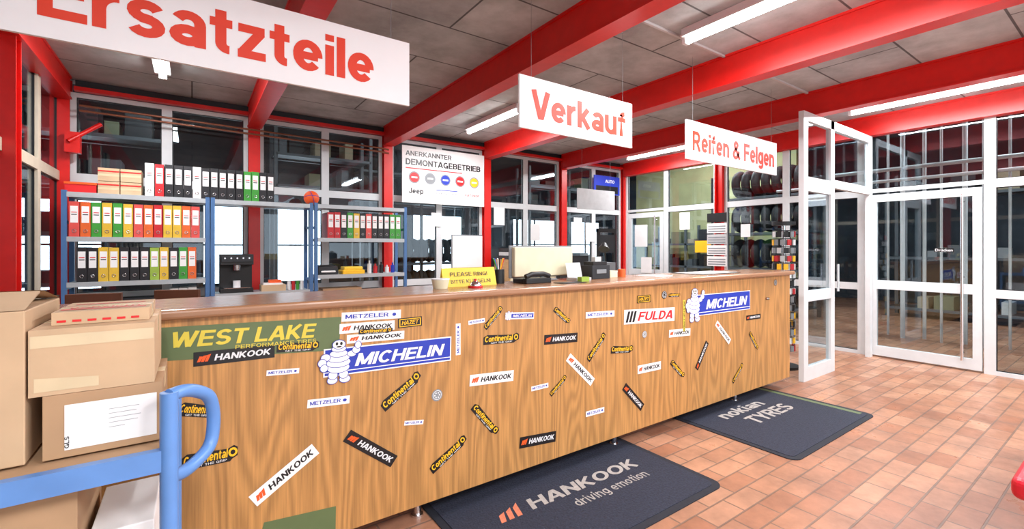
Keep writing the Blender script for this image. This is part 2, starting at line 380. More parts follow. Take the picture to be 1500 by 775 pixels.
MB().box(XL+.1,YB-.1,2.93,XR-.1,YB-.03,2.97,RED).box(XL+.1,YB-.02,2.97,XR-.1,YB+.06,3.05,DARK).build('trim_1')
b=MB()
for dz in(0,.05): b.tube([(XL+.15,YB-.16,2.77-dz),(2.1,YB-.16,2.73-dz),(2.2,YB-.16,2.72-dz)],.011,COPPER)
b.build('heating_pipes')
MB().box(2.36,2.16,3.03,3.82,2.18,3.048,LGREY).box(3.98,2.16,3.03,5.42,2.18,3.048,LGREY).build('cable_conduit')
MB().cyl((XL+.08,YB-.22,2.4),(XL+.3,YB-.1,2.62),.02,RED).box(XL+.05,YB-.2,2.3,XL+.16,YB-.11,2.5,RED).build('steel_bracket')

# ------------------------------------------------------------------ lamps
def lamp(x,yc,ln=1.3,power=40):
    b=MB(); y0,y1=yc-ln/2,yc+ln/2
    b.box(x-.05,y0,3.0,x+.05,y1,3.048,WHITE)
    b.box(x-.06,y0,2.985,x+.06,y1,3.0,WHITE)
    b.box(x-.03,y0-.01,2.94,x+.03,y0+.02,2.985,WHITE).box(x-.03,y1-.02,2.94,x+.03,y1+.01,2.985,WHITE)
    b.cyl((x,y0+.02,2.958),(x,y1-.02,2.958),.02,TUBE,12)
    o=b.build('fluorescent_lamp')
    l=bpy.data.lights.new('tube_light','AREA'); l.shape='RECTANGLE'; l.size=.12; l.size_y=ln-.1; l.energy=power; l.color=(.97,.98,1)
    q=bpy.data.objects.new('tube_light',l); q.location=(x,yc,2.93); SC.collection.objects.link(q); q.parent=o
lamp(3.1,1.42,1.35,62); lamp(3.1,4.85,1.2,60); lamp(6.35,1.4,1.4,85); lamp(6.35,4.85,1.2,60); lamp(-.22,4.75,1.1,45)
lamp(-.22,-.9,1.35,65); lamp(3.1,-1.4,1.35,90); lamp(6.35,-1.4,1.4,90); lamp(1.4,-1.4,1.35,90)  # unseen lamps behind the camera, added to brighten counter front and signs

# ------------------------------------------------------------------ hanging signs
def hsign(x0,x1,txts,z0=2.15,z1=2.49,y=2.35):
    b=MB().box(x0,y-.008,z0,x1,y+.008,z1,SIGN)
    for s,tx0,tx1,tz0,tz1,bo in txts: b.text(s,(tx0,y-.0095,tz0),X_,Z_,tx1-tx0,tz1-tz0,SIGNRED,bold=bo)
    for x in(x0+.1,x1-.1): b.cyl((x,y,z1),(x,y,3.05),.0015,GREY,5)
    b.build('hanging_sign')
hsign(-.65,.965,[('Ersatzteile',-.46,.77,2.225,2.425,.03)])
hsign(1.705,2.78,[('Verkauf',1.80,2.70,2.215,2.415,.03)])
hsign(3.485,5.09,[('Reifen & Felgen',3.57,5.03,2.185,2.405,.03)])

# ------------------------------------------------------------------ sales counter
CF=2.1
ctr=empty('sales_counter')
b=MB().box(-1.04,CF,.107,4.83,CF+.03,1.115,OAK)
b.box(4.80,CF+.03,.107,4.83,2.5,1.115,OAK).box(-1.04,CF+.03,.107,4.8,2.5,.13,OAK)
b.build('front_panel',ctr)
b=MB().box(-1.04,CF-.035,1.115,4.87,2.55,1.153,TOP); b.build('worktop',ctr,bevel=.012,seg=3)
b=MB()
for x in(-.6,.95,2.42,4.0): 
    b.cyl((x,2.2,0),(x,2.2,.107),.018,CHROME).cyl((x,2.2,0),(x,2.2,.012),.03,CHROME); b.cyl((x,2.45,0),(x,2.45,.107),.018,CHROME)
b.build('legs',ctr)
ST=[('HB',.004,.957,.279,.955,.054),('HW',.537,1.018,.791,1.012,.044),('HW',.569,.968,.839,.960,.039),('ME',.546,1.070,.822,1.062,.041),('HZ',.808,1.017,.931,1.018,.047),
('CO',.286,.965,.451,.956,.042),('CO',.621,.996,.781,.989,.026),('ME',.249,.867,.372,.859,.023),('ME',.404,.71,.581,.697,.036),('ME',1.133,.822,1.133,.986,.028),
('CO',.732,.626,.92,.757,.053),('RD',1.013,.635,1.04,.635,.03),('HW',1.202,.676,1.486,.659,.06),('CO',1.287,.879,1.524,.870,.053),('ME',1.194,.983,1.296,.989,.023),
('CO',1.296,.944,1.407,1.05,.034),('MS',1.43,.999,1.632,.986,.039),('HB',1.709,.833,1.978,.819,.058),('CO',1.788,1.013,1.910,.92,.038),('ME',2.049,.95,2.314,.941,.04),
('FU',2.409,.906,2.971,.882,.1),('HZ',2.543,1.018,2.691,1.018,.053),('RK',2.848,1.033,2.9,1.033,.03),('CO',2.90,1.026,3.04,1.022,.028),('CO',2.068,.661,2.223,.814,.044),
('CO',2.281,.699,2.5,.68,.051),('RD',2.624,.766,2.65,.766,.025),('HW',1.899,.706,2.11,.514,.056),('CO',1.756,.497,1.882,.591,.033),('ME',1.612,.559,1.74,.561,.028),
('HB',2.409,.436,2.601,.252,.057),('HW',2.55,.525,2.807,.521,.059),('HW',2.904,.74,3.17,.727,.057),('CO',2.929,.528,3.09,.395,.046),('ME',2.049,.32,2.216,.317,.035),
('HB',1.529,.266,1.799,.241,.064),('CO',1.223,.538,1.375,.361,.048),('ME',.839,.532,.938,.517,.022),('HB',.569,.537,.788,.361,.057),('HW',.2,.358,.437,.512,.057),
('CO',.979,.262,1.178,.382,.05),('CO',-.04,.778,.08,.748,.052),('CO',-.033,.573,.148,.572,.06),('HW',-.288,.484,-.04,.483,.052),
('HW',3.53,.762,3.737,.58,.052),('HB',4.004,.759,4.255,.756,.043),('HB',3.252,.423,3.402,.62,.049),('CO',3.78,.23,3.946,.364,.041),('CO',4.062,.626,4.206,.462,.045),
('RK',4.537,1.049,4.6,1.049,.03),('YE',3.09,.979,3.09,.735,.028),('HB',4.35,.91,4.42,.905,.02)]
sb=MB(); E=.0012
def stick(k,x0,z0,x1,z1,h):
    global E
    E+=.00003
    p=V(x0,CF-E,z0);q=V(x1,CF-E,z1);U=(q-p).normalized();W=V(-U.z,0,U.x);w=(q-p).length;O=p-W*h/2;n=V(0,-.0005,0);n2=n*2
    if k in('HB','HW'):
        bg,fg=(PBLACK,WHITE) if k=='HB' else (PAPER,PBLACK)
        sb.quad(O,U,W,w,h,bg)
        for i,dx in enumerate((.04,.085,.13)):
            s=.2+.07*i
            sb.poly(O+n+V(0,-.0001*i,0),U,W,[(w*dx,h*.28),(w*(dx+.035),h*.28),(w*(dx+.075),h*(.45+s)),(w*(dx+.03),h*(.62+s*.3))],ORG)
        sb.text('HANKOOK',O+n+U*w*.24+W*h*.25,U,W,w*.71,h*.5,fg,bold=.04,shear=.15)
    elif k=='ME':
        sb.quad(O,U,W,w,h,PAPER); sb.text('METZELER',O+n+U*w*.06+W*h*.28,U,W,w*.72,h*.46,PBLUE,bold=.02); sb.disc(O+n,U,W,w*.88,h*.5,h*.24,h*.2,PBLUE,8)
    elif k=='CO':
        sb.poly(O,U,W,[(0,h*.05),(w*.86,h*.0),(w*.9,h*.15),(w,h*.3),(w*1.0,h*.85),(w*.93,h*1.02),(w*.82,h*.85),(w*.1,h*1.02),(0,h*.8)],PBLACK)
        sb.text('Continental',O+n+U*w*.04+W*h*.3,U,W,w*.78,h*.58,YEL,bold=.03,shear=.1); sb.disc(O+n,U,W,w*.91,h*.58,h*.26,h*.3,YEL,12); sb.disc(O+n2,U,W,w*.91,h*.58,h*.14,h*.16,PBLACK,10)
        sb.text('GET THE GRIP',O+n+U*w*.2+W*h*.08,U,W,w*.6,h*.15,PAPER,bold=.01)
    elif k=='HZ':
        sb.quad(O,U,W,w,h,PBLACK); sb.quad(O+n+U*w*.05+W*h*.1,U,W,w*.9,h*.8,YEL);sb.quad(O+n2+U*w*.09+W*h*.18,U,W,w*.82,h*.64,PBLACK); sb.text('HAZET',O+n*3+U*w*.14+W*h*.28,U,W,w*.72,h*.44,YEL,shear=.2)
    elif k=='MS':
        sb.quad(O,U,W,w,h,PAPER); sb.quad(O+n+U*w*.2+W*h*.2,U,W,w*.78,h*.6,PBLUE); sb.text('MICHELIN',O+n2+U*w*.25+W*h*.32,U,W,w*.68,h*.36,PAPER,shear=.2); mascot(p+U*w*.1-W*h*.6,U,W,h*1.3)
    elif k=='FU':
        sb.quad(O,U,W,w,h,PAPER)
        for i in range(3): sb.poly(O+n,U,W,[(w*(.03+i*.06),h*.12),(w*(.07+i*.06),h*.12),(w*(.11+i*.06),h*.88),(w*(.07+i*.06),h*.88)],PBLACK)
        sb.text('FULDA',O+n+U*w*.25+W*h*.17,U,W,w*.7,h*.64,PRED,bold=.045,shear=.2)
    elif k in('RD','RK'):
        sb.disc(p,U,W,0,0,h,h,PGREY if k=='RD' else PBLACK); sb.torus(p+n,h*.75,h*.06,(0,1,0),PAPER,16,4,.1)
        for a in range(6): sb.disc(p+n,U,W,h*.42*math.cos(a*1.047),h*.42*math.sin(a*1.047),h*.12,h*.12,PAPER,8)
    elif k=='YE': sb.quad(O,U,W,w,h,PYG); sb.text('PIT STOP TYRES',O+n+U*w*.05+W*h*.2,U,W,w*.9,h*.6,PBLACK)
def mascot(p,U,W,H):
    """tyre-man figure, feet at p, height H: stacked rings, arms, legs, head"""
    parts=[(-.13,.08,.11,.08),(.15,.08,.12,.08),(-.12,.2,.1,.1),(.12,.2,.1,.1),(0,.36,.25,.12),(0,.48,.27,.11),(0,.59,.25,.10),(0,.69,.2,.08),
           (-.29,.62,.1,.08),(-.36,.5,.09,.09),(-.32,.38,.08,.08),(.3,.66,.1,.07),(.4,.74,.09,.08),(.44,.85,.07,.08),(0,.8,.16,.07),(0,.9,.14,.1)]
    for i,(x,y,rx,ry) in enumerate(parts):
        o=p-V(0,.0012+i*.00012,0)
        sb.disc(o,U,W,x*H,y*H,rx*H+H*.014,ry*H+H*.014,PBLUE,16); sb.disc(o-V(0,.00006,0),U,W,x*H,y*H,rx*H,ry*H,PAPER,16)
    o=p-V(0,.0036,0)
    for x in(-.05,.05): sb.disc(o,U,W,x*H,.92*H,.03*H,.04*H,PBLACK,10)
    sb.disc(o,U,W,0,.85*H,.06*H,.018*H,PBLACK,10)
for s in ST: stick(*s)
sb.poly(V(0,CF-.0009,0),X_,Z_,[(-.1,.965),(.534,.925),(.545,1.072),(-.1,1.088)],PGREEN)
Ub=V(1,0,-.03).normalized();Wb=V(.03,0,1)
sb.text('WEST LAKE',V(-.06,CF-.0018,1.005),Ub,Wb,.50,.066,PYG,bold=.03,shear=.15)
sb.text('PERFORMANCE TIRES',V(.14,CF-.0016,.980),Ub,Wb,.30,.016,PYG,bold=.01)
sb.poly(V(0,CF-.001,0),X_,Z_,[(.2,.11),(.52,.11),(.522,.235),(.24,.26)],PGREEN)
def michelin(x0,z0,x1,z1,h,mx,mz,mh):
    p=V(x0,CF-.0035,z0);q=V(x1,CF-.0035,z1);U=(q-p).normalized();W=V(-U.z,0,U.x);w=(q-p).length;O=p-W*h/2;n=V(0,-.0006,0)
    sb.quad(O-U*.006-W*.006,U,W,w+.012,h+.012,PAPER); sb.quad(O+n,U,W,w,h,PBLUE); sb.quad(O+n*2+W*h*.1,U,W,w,h*.035,PAPER)
    sb.text('MICHELIN',O+n*2+U*w*.21+W*h*.25,U,W,w*.74,h*.5,PAPER,bold=.04,shear=.2)
    mascot(V(mx,CF-.005,mz),U,W,mh)
michelin(.475,.875,1.085,.862,.112,.53,.78,.19)
michelin(3.2,.925,4.06,.918,.155,3.22,.80,.26)
sb.build('brand_stickers',ctr)

# ------------------------------------------------------------------ floor mats
def mat_rug(x0,y0,x1,y1,fn):
    b=MB(); r=.07
    def rr(x0,y0,x1,y1,r,z0,z1,m):
        pts=[]
        for cx,cy,a in((x1-r,y1-r,0),(x0+r,y1-r,90),(x0+r,y0+r,180),(x1-r,y0+r,270)):
            for k in range(7): t=math.radians(a+15*k); pts.append((cx+r*math.cos(t),cy+r*math.sin(t)))
        n=len(pts); vs=[(p[0],p[1],z0) for p in pts]+[(p[0],p[1],z1) for p in pts]
        b.add(vs,[tuple(reversed(range(n))),tuple(range(n,2*n))]+[(i,(i+1)%n,n+(i+1)%n,n+i) for i in range(n)],m)
    rr(x0,y0,x1,y1,r,.0005,.006,RUBE); rr(x0+.04,y0+.04,x1-.04,y1-.04,r*.6,.006,.009,RUB)
    fn(b); b.build('floor_mat')
def m1(b):
    O=V(1.38,1.88,.0096)
    for i,dx in enumerate((-.12,-.07,-.02)):
        b.poly(O+V(0,0,.0002*i),X_,Y_,[(dx,.0),(dx+.03,.0),(dx+.062,.075+.018*i),(dx+.022,.06+.01*i)],MATORG)
    b.text('HANKOOK',O+X_*.08,X_,Y_,.86,.105,MATTXT,bold=.04,shear=.15)
    b.text('driving emotion',V(1.68,1.75,.0096),X_,Y_,.58,.085,MATTXT,bold=.0)
mat_rug(1.0,1.45,2.53,2.42,m1)
def m2(b):
    b.text('nokian',V(3.5,1.98,.0096),X_,Y_,.62,.12,MATTXT,bold=.03); b.text('TYRES',V(3.62,1.79,.0096),X_,Y_,.62,.14,MATTXT,bold=.04,shear=.1)
    b.box(4.5,1.42,.009,4.55,2.38,.0095,PGREEN)
mat_rug(3.18,1.34,4.6,2.44,m2)

# ------------------------------------------------------------------ glazed screen standing in line with the counter
PY=2.12
b=MB(); t=.05
def fr(x0,z0,x1,z1,m=FRAME,th=t): b.box(x0,PY-th/2,z0,x1,PY+th/2,z1,m)
fr(5.13,0,5.23,2.79);fr(5.80,0,5.90,2.79);fr(6.98,0,7.07,2.79)
fr(5.23,2.7,6.98,2.79)
for z0,z1 in((0.0,.14),(.82,.93),(1.97,2.12)): fr(5.23,z0,5.80,z1)
for z0,z1 in((.14,.82),(.93,1.97),(2.12,2.7)): fr(5.23,z0,5.80,z1,GLASS,.006)
fr(5.90,2.05,6.98,2.14); fr(5.90,2.14,6.98,2.7,GLASS,.006)
b.cyl((5.84,PY-.08,.9),(5.84,PY-.08,1.2),.012,CHROME)
b.build('window_40')

# ------------------------------------------------------------------ shelves and binders
SY0,SY1=5.6,5.92
def shelf(x0,x1,levels,name='shelving_unit',top=None):
    b=MB(); H=top or levels[-1]+.02
    for x in(x0,x1):
        for y in(SY0,SY1): b.box(x-.018,y-.018,0,x+.018,y+.018,H,SBLUE)
        for z in(.3,1.0,1.6): b.box(x-.006,SY0+.018,z,x+.006,SY1-.018,z+.03,SBLUE)
    for z in levels:
        b.box(x0+.018,SY0-.015,z-.035,x1-.018,SY1+.01,z,SHELF)
        b.box(x0+.018,SY0-.02,z-.04,x1-.018,SY0-.015,z+.005,SHELF)
    return b.build(name)
L1=[.25,.66,1.065,1.475,1.875]
shelf(-.93,.13,L1); shelf(.175,1.12,[.3,.9,1.875]); shelf(1.17,2.25,[.3,.72,1.06,1.49,1.88],top=1.9)
def binders(x0,x1,z,cols,w=.073,h=.32):
    b=MB(); x=x0;i=0
    while x+w<=x1+.001:
        c=cols[i%len(cols)]; i+=1; hh=h-random.choice((0,0,0,.004))
        b.box(x,SY0+.0,z,x+w-.004,SY0+.28,z+hh,c)
        b.quad((x+.009,SY0-.0008,z+.13),X_,Z_,w-.022,.15,PAPER)
        b.quad((x+.016,SY0-.0012,z+.2),X_,Z_,w-.036,.008,PBLACK); b.quad((x+.016,SY0-.0012,z+.22),X_,Z_,w-.036,.008,PRED)
        b.torus((x+w/2-.002,SY0-.001,z+.055),.013,.003,(0,1,0),CHROME,12,4)
        x+=w+random.random()*.003
    b.build('ring_binders')
def C(n,r,g,bl): return M('binder_'+n,srgb(r,g,bl),.45)
cBk,cRd,cGn,cYe,cOr,cWh,cPk,cBl=C('black',30,30,34),C('red',190,30,38),C('green',60,150,54),C('yellow',220,180,56),C('orange',222,100,40),C('white',215,215,212),C('pink',215,80,74),C('lime',150,180,70)
binders(-.37,.80,1.876,[cWh,cRd,cBk,cBk,cBk,cWh,cBk,cBk,cBk,cBk,cBk,cGn,cGn,cBk,cBk])
binders(-.90,.11,1.476,[cPk,cOr,cGn,cYe,cGn,cYe,cPk,cOr,cRd,cYe,cYe,cOr,cPk])
binders(-.85,.11,1.066,[cBk,cBk,cYe,cYe,cBk,cBk,cBk,cBl,cYe,cBk,cGn,cOr,cBk])
binders(-.18,.11,.661,[cWh,cWh,cWh,cWh])
binders(1.30,2.2,1.491,[cRd,cRd,cBk,cGn,cYe,cBk,cPk,cBk,cBk,cBk,cGn,cGn],h=.31)
binders(1.78,2.2,.301,[cBk,cRd,cBk])
b=MB()
for i in range(4):
    x=-.71+(i%2)*.16; z=1.876+(i//2)*.125
    b.box(x,5.62,z,x+.152,5.85,z+.12,CARD); b.quad((x,5.619,z+.045),X_,Z_,.152,.02,TAPE); b.quad((x,5.618,z+.085),X_,Z_,.152,.012,PRED)
b.build('parcel_stack')
MB().box(-.93,5.62,1.876,-.72,5.86,1.97,PRED).box(-.935,5.615,1.955,-.715,5.865,1.975,ORG).build('red_crate')
b=MB().ball((1.15,5.74,1.965),.085,ORG); b.torus((1.15,5.74,1.965),.085,.003,(1,0,.3),PBLUE); b.torus((1.15,5.74,1.965),.085,.003,(0,.3,1),PBLUE); b.build('ball')
b=MB().box(.24,5.6,.901,.54,5.88,.95,BLACK).box(.24,5.74,.95,.54,5.88,1.31,BLACK).box(.24,5.58,1.2,.54,5.74,1.31,BLACK).box(.25,5.575,1.23,.53,5.58,1.29,DARK)
b.cyl((.39,5.65,1.2),(.39,5.65,1.14),.035,CHROME).cyl((.39,5.66,.95),(.39,5.66,1.03),.035,WHITE).box(.27,5.60,.95,.51,5.73,.958,CHROME)
for k in range(5): b.cyl((.28+k*.055,5.573,1.27),(.28+k*.055,5.576,1.27),.008,CHROME,8)
b.build('coffee_machine',bevel=.006)
MB().box(.62,5.62,.901,.86,5.82,.97,CARD).box(.64,5.64,.971,.83,5.8,.99,PAPER).box(.7,5.66,.991,.82,5.78,1.02,ORG).build('supply_box')
b=MB()
for i in range(4): b.cyl((.9+.045*i,5.68,.901),(.9+.045*i,5.68,1.0),.018,(WHITE,cRd,cGn,WHITE)[i])
b.build('mugs')
MB().box(1.2,5.62,1.061,1.42,5.85,1.16,DARK).box(1.23,5.6,1.09,1.39,5.62,1.11,PAPER).box(1.22,5.63,1.161,1.4,5.8,1.175,BLACK).build('desk_printer',bevel=.006)
MB().box(1.48,5.62,1.061,1.74,5.85,1.11,YEL).box(1.5,5.64,1.11,1.72,5.82,1.15,YSIGN).build('tool_case',bevel=.008)
b=MB()
for i,(c,hh) in enumerate(((WHITE,.16),(cRd,.12),(BLACK,.14),(WHITE,.1),(PBLUE,.13))):
    x=1.82+i*.075; b.cyl((x,5.7,1.061),(x,5.7,1.061+hh*.75),.025,c).cyl((x,5.7,1.061+hh*.75),(x,5.7,1.061+hh),.01,c)
b.build('spray_bottles')
MB().box(1.25,5.62,.721,1.7,5.85,.9,CARD2).box(1.76,5.62,.721,2.1,5.85,.86,GREY).build('storage_boxes')
MB().box(-.88,5.62,.661,-.3,5.85,.9,DARK).box(-.85,5.615,.70,-.4,5.62,.86,GREY).build('storage_boxes')

def chair(x,y,rot):
    b=MB()
    b.ball((0,0,.5),.24,LEATH,1,1,.2); b.box(-.17,.17,.66,.17,.21,1.02,LEATH); b.box(-.15,.15,.7,.15,.17,.98,LEATH)
    b.cyl((0,0,.1),(0,0,.46),.03,BLACK); b.tube([(0,.1,.5),(0,.22,.52),(0,.225,.8)],.018,BLACK)
    for k in range(5):
        a=2*math.pi*k/5; b.tube([(0,0,.12),(.15*math.cos(a),.15*math.sin(a),.1),(.28*math.cos(a),.28*math.sin(a),.07)],.016,BLACK); b.ball((.28*math.cos(a),.28*math.sin(a),.03),.03,BLACK)
    for sx in(-1,1): b.tube([(sx*.2,.18,.52),(sx*.26,.12,.56),(sx*.26,.05,.7),(sx*.26,-.15,.7)],.015,BLACK)
    o=b.build('office_chair',bevel=.02,seg=3); o.location=(x,y,0); o.rotation_euler=(0,0,rot)
chair(-.60,5.0,3.0); chair(-.02,5.0,2.7)

# things on the counter
Zt=1.1535
b=MB(); 
b.add([(1.17,2.34,Zt),(1.53,2.34,Zt),(1.53,2.37,1.262),(1.17,2.37,1.262)],[(0,1,2,3)],YSIGN); b.add([(1.17,2.40,Zt),(1.53,2.40,Zt),(1.53,2.37,1.262),(1.17,2.37,1.262)],[(0,3,2,1)],YSIGN)
Wd=V(0,.265,.964)
b.text('PLEASE RING!',V(1.22,2.339+.055*.3-.003,Zt+.06),X_,Wd,.25,.024,PBLACK,bold=.01); b.text('BITTE KLINGELN!',V(1.22,2.339+.01-.005,Zt+.018),X_,Wd,.27,.024,PBLACK,bold=.01)
b.build('notice_sign')
b=MB().cyl((1.32,2.24,Zt),(1.32,2.24,Zt+.01),.042,PRED,20); b.ball((1.32,2.24,Zt+.012),.036,CHROME,1,1,.75).cyl((1.32,2.24,Zt+.035),(1.32,2.24,Zt+.05),.006,PRED); b.build('service_bell')
MB().cyl((1.13,2.3,Zt),(1.13,2.3,Zt+.05),.04,CREAM,18,.05).cyl((1.13,2.3,Zt+.05),(1.13,2.3,Zt+.056),.052,WHITE,18).build('candy_dish')
MB().box(1.76,2.47,Zt+.03,2.28,2.51,1.385,CREAM).box(1.74,2.505,Zt+.02,2.30,2.52,1.395,GREY).cyl((2.02,2.5,Zt),(2.02,2.5,Zt+.05),.02,GREY).box(1.92,2.43,Zt,2.1,2.54,Zt+.012,GREY).build('computer_monitor',bevel=.006)
b=MB()
b.box(1.7,2.3,Zt,1.88,2.41,Zt+.03,BLACK); b.tube([(1.7,2.27,Zt+.045),(1.75,2.27,Zt+.06),(1.84,2.27,Zt+.06),(1.89,2.27,Zt+.045)],.016,BLACK); b.box(1.7,2.26,Zt,1.9,2.3,Zt+.035,BLACK); b.build('telephone',bevel=.006)
MB().box(2.34,2.33,Zt,2.52,2.46,Zt+.1,DARK).box(2.36,2.34,Zt+.1,2.5,2.44,Zt+.125,BLACK).box(2.38,2.325,Zt+.04,2.48,2.33,Zt+.07,GREY).box(2.4,2.36,Zt+.125,2.46,2.40,Zt+.16,PAPER).build('receipt_printer',bevel=.008)
b=MB().box(2.14,2.28,Zt,2.28,2.38,Zt+.02,LGREY); b.add([(2.14,2.37,Zt+.02),(2.28,2.37,Zt+.02),(2.29,2.405,Zt+.12),(2.15,2.405,Zt+.12)],[(0,1,2,3)],LGREY); b.box(2.13,2.22,Zt,2.2,2.26,Zt+.03,cBl); b.build('card_terminal')
b=MB().cyl((1.60,2.42,Zt),(1.60,2.42,Zt+.09),.035,BLACK)
for k in range(6): b.cyl((1.60,2.42,Zt+.05),(1.60+.04*math.cos(k),2.42+.03*math.sin(k),Zt+.16),.004,(cRd,BLACK,PBLUE,cGn,WHITE,YEL)[k])
b.build('pen_holder')
MB().box(2.95,2.25,Zt,3.16,2.45,Zt+.003,PAPER).box(3.5,2.2,Zt,4.1,2.5,Zt+.004,DARK).box(3.52,2.22,Zt+.004,4.08,2.48,Zt+.006,PAPER).box(1.9,2.14,Zt,2.1,2.24,Zt+.003,BLACK).build('paper_sheets')
MB().cyl((2.75,2.42,Zt),(2.75,2.42,Zt+.06),.03,cOr).box(2.6,2.4,Zt,2.68,2.46,Zt+.05,CREAM).build('desk_accessories')

# posters
b=MB().box(2.40,6.08,2.02,3.74,6.09,2.82,PAPER)
b.text('ANERKANNTER',(2.45,6.078,2.68),X_,Z_,.72,.075,PBLACK,bold=.02); b.text('DEMONTAGEBETRIEB',(2.45,6.078,2.55),X_,Z_,1.22,.09,PBLACK,bold=.03)
for k,c in enumerate((PRED,GREY,PBLUE,PRED,YEL)):
    O=V(2.58+k*.245,6.078,2.38); b.disc(O,X_,Z_,0,0,.085,.085,PGREY,20); b.disc(O-V(0,.001,0),X_,Z_,0,0,.07,.07,c,20); b.quad(O-V(.045,.002,.012),X_,Z_,.09,.024,PAPER)
b.text('Jeep',(2.5,6.078,2.13),X_,Z_,.22,.1,PBLACK,bold=.02); b.text('CHRYSLER',(2.92,6.078,2.16),X_,Z_,.35,.035,PGREY); b.quad((2.92,6.078,2.22),X_,Z_,.35,.012,PBLUE); b.text('FIAT PROF',(3.4,6.078,2.16),X_,Z_,.25,.035,PRED)
b.quad((2.45,6.078,2.5),X_,Z_,.9,.015,PRED)
b.build('brand_poster')
MB().box(3.2,6.1,1.08,3.72,6.12,1.56,PAPER).box(3.19,6.12,1.06,3.73,6.13,1.58,GREY).build('whiteboard')
b=MB().box(5.0,5.3,2.0,5.85,5.32,2.33,LGREY)
for x in(5.1,5.75): b.cyl((x,5.31,2.33),(x,5.31,3.05),.002,GREY,5)
b.build('suspended_panel')
b=MB().box(6.15,6.08,2.4,6.85,6.09,2.75,PBLUE); b.text('AUTO',(6.45,6.078,2.62),X_,Z_,.25,.06,PAPER); b.quad((6.2,6.078,2.42),X_,Z_,.6,.14,BLACK); b.build('wall_poster')
b=MB()
for z0,c in((1.62,PAPER),(1.44,LGREY),(1.26,PAPER),(1.08,PAPER)):
    b.box(7.03,4.0,z0,7.035,4.34,z0+.16,c)
    for j in range(3): b.quad((7.028,4.32,z0+.02+j*.04),-Y_,Z_,.3,.02,PGREY)
b.box(7.03,4.0,1.8,7.035,4.34,1.95,BLACK); b.build('wall_calendar')
b=MB()
for (y,z,w,hh,c) in((5.9,1.4,.3,.42,PAPER),(5.75,.9,.25,.3,PAPER),(4.9,1.7,.2,.3,PAPER),(4.6,1.3,.3,.2,YEL),(3.8,1.55,.15,.2,PAPER)): b.quad((7.085,y,z),-Y_,Z_,w,hh,c)
b.build('door_notices')
b=MB()
for (x,z,w,hh,c) in((4.0,1.75,.21,.29,PAPER),(4.75,1.5,.21,.29,PAPER),(4.95,1.1,.3,.2,YSIGN),(5.75,1.65,.21,.29,PAPER),(6.05,1.5,.25,.35,PAPER),(2.9,1.7,.15,.2,PAPER)): b.quad((x,6.2,z),X_,Z_,w,hh,c)
b.build('glass_notices')

b=MB()
for x in(5.15,5.5): b.box(x-.02,4.98,0,x+.02,5.02,1.68,BLACK)
b.box(5.13,4.97,1.62,5.52,5.03,1.68,BLACK).box(5.17,4.98,1.3,5.48,5.0,1.58,DARK).box(5.05,4.8,0,5.6,5.2,.05,BLACK).box(5.13,4.9,.95,5.52,5.15,1.0,BLACK).box(5.2,4.92,1.0,5.45,5.1,1.15,GREY).box(5.13,4.97,.4,5.52,5.03,.44,BLACK)
b.build('display_stand')
b=MB().box(3.4,4.2,.72,5.0,4.8,.75,CREAM)
for x in(3.45,4.95):
    for y in(4.25,4.75): b.box(x-.02,y-.02,0,x+.02,y+.02,.72,GREY)
b.build('office_desk')
MB().box(4.1,4.5,.751,4.35,4.65,.765,BLACK).cyl((4.22,4.6,.76),(4.22,4.6,.9),.02,BLACK).box(3.95,4.56,.9,4.5,4.6,1.27,BLACK).box(3.97,4.555,.92,4.48,4.56,1.25,DARK).build('computer_monitor')
b=MB().box(3.85,5.55,0,4.75,5.95,1.2,WOODL).box(3.87,5.54,.05,4.29,5.55,1.15,CREAM).box(4.31,5.54,.05,4.73,5.55,1.15,CREAM)
for x in(4.25,4.35): b.box(x-.008,5.525,.55,x+.008,5.54,.7,CHROME)
b.build('office_cupboard')
b=MB()
for k,c in enumerate((DARK,LGREY,BLACK)): b.box(3.9,5.6,1.201+k*.06,4.15,5.9,1.206+k*.06,c).box(3.9,5.6,1.206+k*.06,3.905,5.9,1.255+k*.06,c).box(4.145,5.6,1.206+k*.06,4.15,5.9,1.255+k*.06,c).box(3.92,5.62,1.207+k*.06,4.13,5.88,1.225+k*.06,PAPER)
b.build('document_trays')
MB().box(4.35,5.6,1.201,4.7,5.88,1.36,LGREY).box(4.38,5.59,1.24,4.67,5.6,1.27,BLACK).box(4.4,5.62,1.36,4.65,5.8,1.4,GREY).build('office_printer',bevel=.01)
b=MB().cyl((4.75,4.5,.751),(4.75,4.5,.77),.08,BLACK,18); b.tube([(4.75,4.5,.77),(4.82,4.52,1.1),(4.7,4.45,1.42)],.009,BLACK); b.cyl((4.7,4.45,1.44),(4.66,4.42,1.36),.03,BLACK,16,.08); b.build('desk_lamp')
b=MB(); cx,cy=5.6,2.5
b.cyl((cx,cy,0),(cx,cy,.03),.16,BLACK,20).cyl((cx,cy,.03),(cx,cy,1.66),.02,CHROME)
ccs=[BLACK,YEL,GREY,WHITE,BLACK,BLACK,cRd,LGREY,GREY]
for r in range(15):
    z=.2+r*.093; b.torus((cx,cy,z+.075),.11,.004,(0,0,1),DARK,20,5)
    for k in range(10):
        a=2*math.pi*(k+.5*(r%2))/10; px,py=cx+.11*math.cos(a),cy+.11*math.sin(a)
        b.box(px-.006,py-.022,z,px+.006,py+.022,z+.065,random.choice(ccs),rot=a,piv=(px,py,0))
b.cyl((cx,cy,1.64),(cx,cy,1.68),.12,BLACK,20)
b.build('accessory_rack')

bench=MB().box(2.72,-.35,.36,4.3,.35,.45,REDCUSH).build('red_bench',bevel=.03,seg=4)
lg=MB()
for x in(2.82,4.2):
    for y in(-.27,.27): lg.cyl((x,y,0),(x,y,.36),.02,CHROME)
lg.build('legs',bench)

